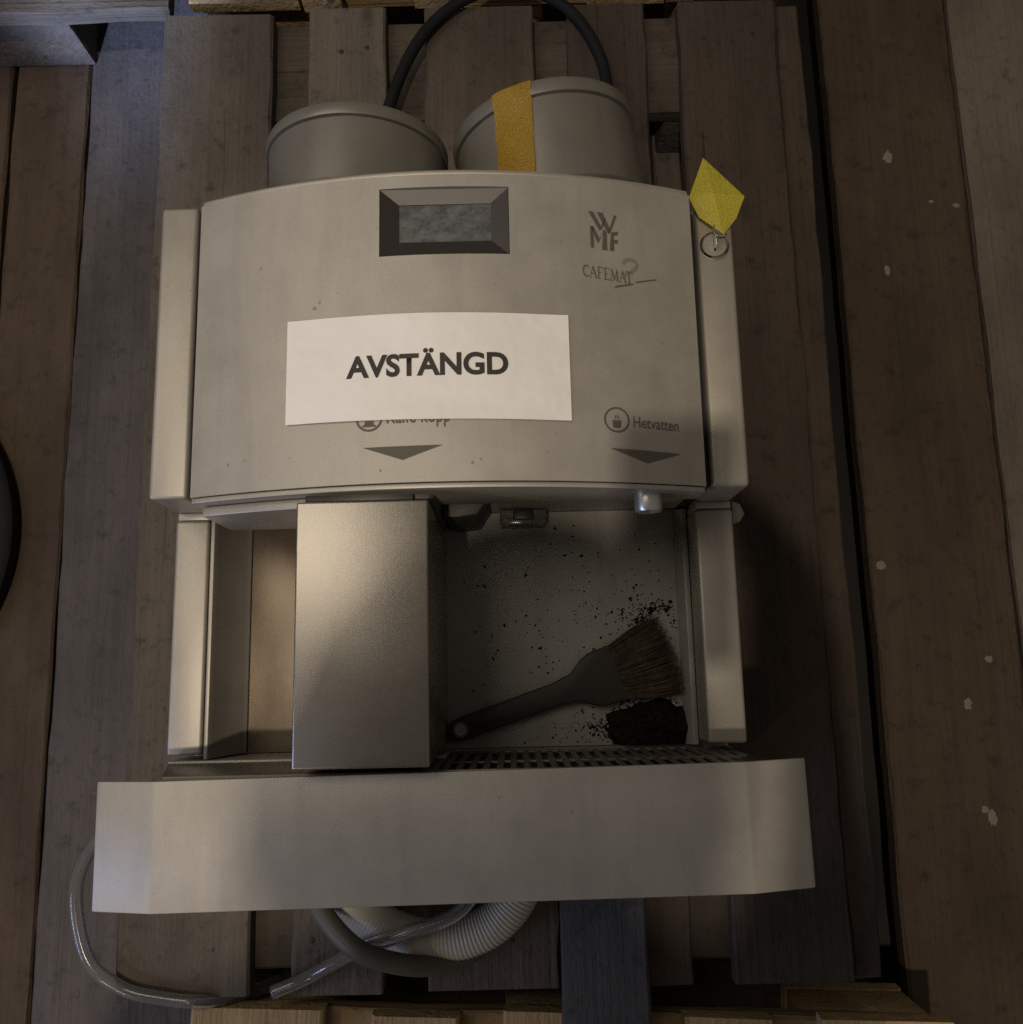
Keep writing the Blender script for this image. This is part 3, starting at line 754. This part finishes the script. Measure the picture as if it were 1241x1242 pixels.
# ------------------------------------------------------------------ hoses, cables, plank, tub
o = tube('clear_hose', [(.10, .215, .012), (.02, .196, .012), (-.020, .170, .011), (-.043, .118, .012), (-.027, .046, .012), (.012, .013, .0095), (.055, .002, .009), (.092, -.003, .006), (.122, -.006, -.014), (.15, -.007, -.045), (.17, -.006, -.08)], .0074, 'clear', None, 18, 12, inner=.0054)
tag(o, 'clear plastic hose looping out to the left of the tray onto the floor side', 'hose')
o = tube('clear_hose', [(.1735, .005, .0088), (.205, .0165, .009), (.240, .036, .022), (.278, .060, .052), (.325, .078, .066), (.385, .102, .064), (.42, .17, .04)], .0074, 'clear', None, 18, 12, inner=.0054)
tag(o, 'clear plastic hose with an open end pointing left below the tray', 'hose')
o = tube('white_hose', [(.20, .19, .024), (.232, .122, .026), (.282, .082, .028), (.345, .060, .030), (.408, .073, .032), (.446, .116, .034), (.460, .18, .034)], .0215, 'whitehose', None, 22, 14, corr=(.0042, .022))
tag(o, 'thick white ribbed drain hose curving below the tray', 'hose')
o = tube('grey_cable', [(.20, .165, .02), (.226, .112, .052), (.270, .071, .078), (.315, .049, .066), (.36, .040, .04), (.40, .05, .014), (.435, .10, .010), (.44, .18, .01)], .0105, 'greyhose', None, 14, 10)
tag(o, 'dark grey cable crossing over the white hose below the tray', 'cable')
o = tube('black_cable', [(.30, .76, .03), (.288, .98, .012), (.306, 1.075, .012), (.345, 1.155, .013), (.405, 1.205, .014), (.475, 1.213, .014), (.535, 1.178, .013), (.572, 1.105, .012), (.572, 1.03, .012), (.55, .92, .014), (.52, .80, .02), (.50, .73, .03)], .0076, 'rubber', None, 14, 12)
tag(o, 'black power cable arching on the pallet behind the hoppers', 'cable')
o = board('loose_plank', .484, .578, -.34, .182, .0015, .021, 'wood_grey', None, seed=50)
tag(o, 'dark blue-grey plank sticking out from under the tray towards the yellow pallet', 'plank')
o = lathe('round_lid', [(0, FZ+.001), (.244, FZ+.001), (.248, FZ+.006), (.248, FZ+.020), (.244, FZ+.024), (.236, FZ+.0255), (.12, FZ+.026), (0, FZ+.026)], (-.468, .531, 0), 'rubber', None, 96, 'z')
tag(o, 'black round lid on the floor cut off by the left edge of the picture', 'lid')
o = tube('white_pipe', [(.204, 1.30, .008), (.212, 1.245, .010), (.222, 1.216, .010)], .0105, 'whitehose', None, 16, 8)
tag(o, 'short white pipe end at the top edge left of the black cable', 'pipe')

# ------------------------------------------------------------------ the photographer, bending over the machine from the foot end
# (outside the picture; it is what shades the tray and shows dark in the steel)
def skin(name, chains, mats, pick, root=0, parent=None):
    V = []; E_ = []; Rr = []; idx = {}
    for ch in chains:
        prev = None
        for (p, r) in ch:
            k = tuple(round(c, 4) for c in p)
            if k not in idx: idx[k] = len(V); V.append(p); Rr.append(r)
            if prev is not None and prev != idx[k]: E_.append((prev, idx[k]))
            prev = idx[k]
    me = bpy.data.meshes.new(name); me.from_pydata(V, E_, [])
    ob = bpy.data.objects.new(name, me); COL.objects.link(ob)
    ob.modifiers.new('s', 'SKIN'); ob.modifiers.new('d', 'SUBSURF').levels = 2
    for i, sv in enumerate(me.skin_vertices[0].data):
        r = Rr[i]; sv.radius = r if isinstance(r, tuple) else (r, r); sv.use_root = (i == root)
    dg = bpy.context.evaluated_depsgraph_get(); dg.update()
    out = bpy.data.meshes.new_from_object(ob.evaluated_get(dg)); bpy.data.objects.remove(ob)
    o = link(name, out, None, parent, True)
    for m_ in mats: out.materials.append(M[m_])
    for p in out.polygons: p.material_index = pick(p.center)
    return o
M['skin'] = plain('skin', (.42, .26, .19), .55)
M['jacket'] = plain('dark_jacket', (.030, .030, .034), .85)
M['trousers'] = plain('dark_trousers', (.022, .024, .032), .85)
M['hair'] = plain('brown_hair', (.05, .032, .02), .7)
per = empty('person', (.44, -.36, 0), 'person in a dark jacket, hood added to widen the shadow, bending over the machine holding a phone above it', 'person')
X = .287
ch = [[((X, -.37, .93), .14), ((X, -.36, 1.06), .135), ((X, -.25, 1.20), .155), ((X, -.12, 1.32), .14), ((X, -.01, 1.39), .060), ((X, .035, 1.42), .064), ((X, .09, 1.47), .095), ((X, .13, 1.53), .088)]]
for s_ in (-1, 1):
    if s_ > 0: arm = [((.515, .05, 1.15), .050), ((.53, .16, 1.11), .042), ((.525, .25, 1.088), .028), ((.509, .285, 1.084), .030)]
    else: arm = [((X-.265, -.17, 1.10), .050), ((X-.27, -.12, .98), .042), ((X-.265, -.08, .88), .028), ((X-.26, -.06, .84), .032)]
    ch.append([((X, -.12, 1.32), .14), ((X+s_*.155, -.10, 1.33), .070), ((X+s_*.225, -.04 if s_ > 0 else -.15, 1.24), .060)]+arm)
    hb = arm[-1][0]
    ch.append([((X, -.37, .93), .14), ((X+s_*.09, -.37, .86), .095), ((X+s_*.095, -.36, .66), .078), ((X+s_*.10, -.345, .48), .058), ((X+s_*.10, -.38, .30), .055), ((X+s_*.10, -.41, .09), .042), ((X+s_*.10, -.35, .05), .045), ((X+s_*.11, -.25, .035), .032)])
    for k, (dx, dy, L_) in enumerate(((.012, .020, .045), (.004, .028, .05), (-.004, .030, .048), (-.012, .022, .038), (.018, .0, .03))):
        b0 = hb
        if s_ > 0: b1 = (hb[0]-.012, hb[1]-.012+dy, hb[2]+.003*k); b2 = (hb[0]-.024+k*.002, hb[1]-.012+dy*1.3, hb[2]+.004*k)
        else: b1 = (hb[0]+dx*1.6, hb[1]+.008, hb[2]-.035); b2 = (hb[0]+dx*1.9+.004, hb[1]+.022, hb[2]-.035-L_*.8)
        ch.append([(b0, .030), (b1, .0095), (b2, .0085)])
def pick(c):
    if c.z > 1.405 or (c.y > .245 and c.z > 1.0) or (c.x < X-.2 and .6 < c.z < .885): return 1
    return 0 if c.z > .88 else 2
skin('body', ch, ['jacket', 'skin', 'trousers'], pick, 0, per)
bm = bmesh.new(); bmesh.ops.create_icosphere(bm, subdivisions=3, radius=1)
for v in bm.verts:
    n_ = v.co.copy(); v.co = Vector((X+n_.x*.108, .090+n_.y*.125, 1.505+n_.z*.125))
    if n_.y > .25 and n_.z < .35: v.co.y -= .07*(n_.y-.25)*2
from_bm('shadow_hood', bm, 'jacket', per, True)  # added round the head to widen its shadow on the machine
ph = box('phone', -.036, .036, -.074, .074, .004, .0122, 'black', None, .003, 3)
rot = cam.rotation_euler.to_matrix().to_4x4()
ph.matrix_world = Matrix.Translation(cam.location) @ rot @ Matrix.Translation((.012, -.055, .002))
tag(ph, 'black phone held flat above the machine', 'phone')
